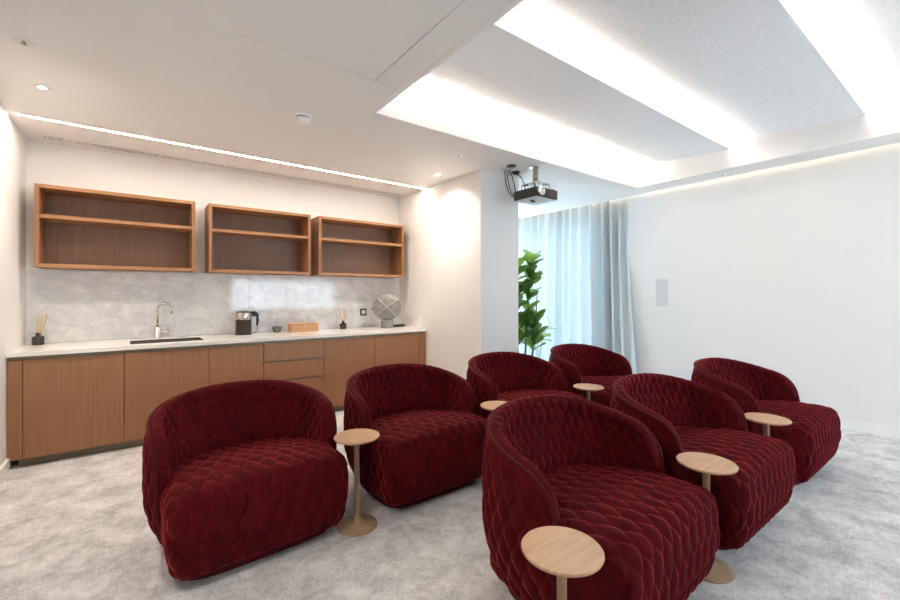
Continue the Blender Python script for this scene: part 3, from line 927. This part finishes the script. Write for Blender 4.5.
chairs = [
    (0.535, 2.67, 2, 'burgundy quilted velvet armchair at the far left, nearest the left wall'),
    (1.665, 2.66, 0, 'burgundy quilted velvet armchair in the back row, second from the left wall'),
    (2.83, 2.68, 0, 'burgundy quilted velvet armchair in the back row, in front of the pier wall'),
    (3.99, 2.68, 0, 'burgundy quilted velvet armchair in the back row, nearest the curtain'),
    (1.735, 1.22, 3, 'burgundy quilted velvet armchair nearest the camera, front row left end'),
    (2.845, 1.22, 0, 'burgundy quilted velvet armchair in the middle of the front row of three'),
    (4.09, 1.23, 0, 'burgundy quilted velvet armchair in the front row, nearest the right wall'),
]
for i, (x, y, rz, lab) in enumerate(chairs):
    if i == 0:
        chair0.location = (x, y, 0); chair0.rotation_euler = (0, 0, math.radians(rz)); chair0['label'] = lab
    else:
        dup(chair0, (x, y, 0), math.radians(rz), lab)

# ------------------------------------------------------------------ side tables
TH = 0.535
tab0 = thing('side_table', 'x', 'side table', (0, 0, 0), 0, 'small round oak side tables')
obj('table_top', lathe([(0, TH - 0.018), (0.115, TH - 0.018), (0.131, TH - 0.011), (0.134, TH - 0.004), (0.131, TH), (0, TH)], 56), OAK, tab0)
tab0.children[0].data.polygons.foreach_set('use_smooth', [abs(p.normal.z) < 0.9 for p in tab0.children[0].data.polygons])
obj('stem', lathe([(0.015, 0.05), (0.0155, 0.2), (0.017, TH - 0.02), (0.03, TH - 0.0181)], 28), OAKD, tab0, True)
obj('foot_plate', lathe([(0, 0.0005), (0.116, 0.0005), (0.12, 0.004), (0.119, 0.009), (0.09, 0.014), (0.055, 0.024), (0.03, 0.042), (0.0152, 0.075)], 48), OAKD, tab0, True)
tabs = [
    (1.055, 2.315, 'small round oak side table between the two armchairs nearest the kitchen'),
    (2.20, 2.31, 'small round oak side table left of the armchair before the pier wall'),
    (3.31, 2.28, 'small round oak side table left of the armchair nearest the curtain'),
    (1.13, 0.88, 'small round oak side table nearest the camera, at the bottom edge'),
    (2.29, 0.895, 'small round oak side table between the left and middle front row armchairs'),
    (3.43, 0.965, 'small round oak side table left of the armchair nearest the right wall'),
]
for i, (x, y, lab) in enumerate(tabs):
    if i == 0:
        tab0.location = (x, y, 0); tab0['label'] = lab
    else:
        dup(tab0, (x, y, 0), 0.0, lab)

# ------------------------------------------------------------------ fig plant
def leaf_mesh(name, L, W, m):
    n, k = 12, 4
    bm = bmesh.new(); rows = []
    for i in range(n + 1):
        t_ = i / n
        w = W * (math.sin(PI * t_ ** 1.15) ** 0.62) * (0.72 + 0.3 * t_) * (1 if 0 < i < n else 0.02)
        row = []
        for j in range(-k, k + 1):
            f = j / k
            row.append(bm.verts.new((f * w, L * t_, -0.18 * L * t_ * t_ + 0.22 * W * abs(f) ** 1.3 + 0.002 * math.sin(t_ * 14) * abs(f))))
        rows.append(row)
    for A, B in zip(rows, rows[1:]):
        for j in range(2 * k):
            bm.faces.new((A[j], A[j + 1], B[j + 1], B[j]))
    me = bpy.data.meshes.new(name); bm.to_mesh(me); bm.free()
    me.materials.append(m); me.polygons.foreach_set('use_smooth', [True] * len(me.polygons))
    return me
lf = [leaf_mesh('leaf', 0.27, 0.095, LEAF), leaf_mesh('leaf', 0.24, 0.085, LEAF), leaf_mesh('leaf', 0.20, 0.07, LEAFY)]
t = thing('potted_fig', 'tall broad-leaved fig plant standing behind the pier by the curtain', 'plant', (4.55, 4.22, 0))
obj('pot', lathe([(0, 0), (0.13, 0), (0.14, 0.01), (0.17, 0.30), (0.175, 0.32), (0.16, 0.32), (0.155, 0.28)], 36), POT, t, True)
obj('soil', lathe([(0.157, 0.285), (0, 0.29)], 36), SOIL, t)
rr = random.Random(12)
stems = [((0.0, 0, 0.28), (0.06, -0.02, 0.9), (0.04, 0.02, 1.45), (0.13, -0.05, 1.9), 1.0), ((-0.05, 0.03, 0.28), (-0.12, 0.05, 0.7), (-0.1, 0.1, 1.2), (-0.08, 0.05, 1.78), 0.9),
         ((0.05, -0.04, 0.28), (0.14, -0.1, 0.6), (0.16, -0.08, 1.0), (0.17, -0.1, 1.42), 0.8)]
nl = 0
for (a, b, c, d, wgt) in stems:
    P = bez(a, b, c, d, 24)
    obj('stem', tube(P, [0.016 - 0.010 * i / 24 for i in range(25)], 8), BARK, t, True)
    for i in range(6, 25):
        nrep = 2 if i < 24 else 3
        for q in range(nrep):
            if nl >= 98: break
            nl += 1
            sunlit = i > 22 or rr.random() < 0.13
            o = bpy.data.objects.new('leaf', lf[2] if sunlit else lf[rr.randrange(2)]); COL.objects.link(o); o.parent = t
            o.location = P[i]
            az = nl * 2.4 + rr.uniform(-0.4, 0.4)
            o.rotation_euler = (rr.uniform(0.55, 1.15), rr.uniform(-0.4, 0.4), az)
            sc = rr.uniform(0.8, 1.15); o.scale = (sc, sc, sc)
bright = thing('leafy_plant', 'small bright green leafy plant low beside the tall fig', 'plant', (5.02, 4.36, 0))
obj('pot', lathe([(0, 0), (0.09, 0), (0.12, 0.22), (0.125, 0.24), (0.11, 0.24), (0.11, 0.2)], 32), POT, bright, True)
obj('soil', lathe([(0.11, 0.21), (0, 0.215)], 32), SOIL, bright)
for k in range(7):
    a = k * 0.9
    e = (0.12 * math.cos(a), 0.12 * math.sin(a), 0.75 + 0.09 * (k % 5))
    P = bez((0, 0, 0.2), (0.02 * math.cos(a), 0.02 * math.sin(a), 0.5), (0.08 * math.cos(a), 0.08 * math.sin(a), 0.7), e, 10)
    obj('stem', tube(P, 0.004, 6), LEAFY, bright, True)
    for q in (7, 10):
        o = bpy.data.objects.new('leaf', lf[2]); COL.objects.link(o); o.parent = bright; o.location = P[q]
        o.rotation_euler = (rr.uniform(-0.2, 0.5), 0, a - PI / 2 + (0.7 if q == 7 else 0)); o.scale = (0.8, 0.8, 0.8)
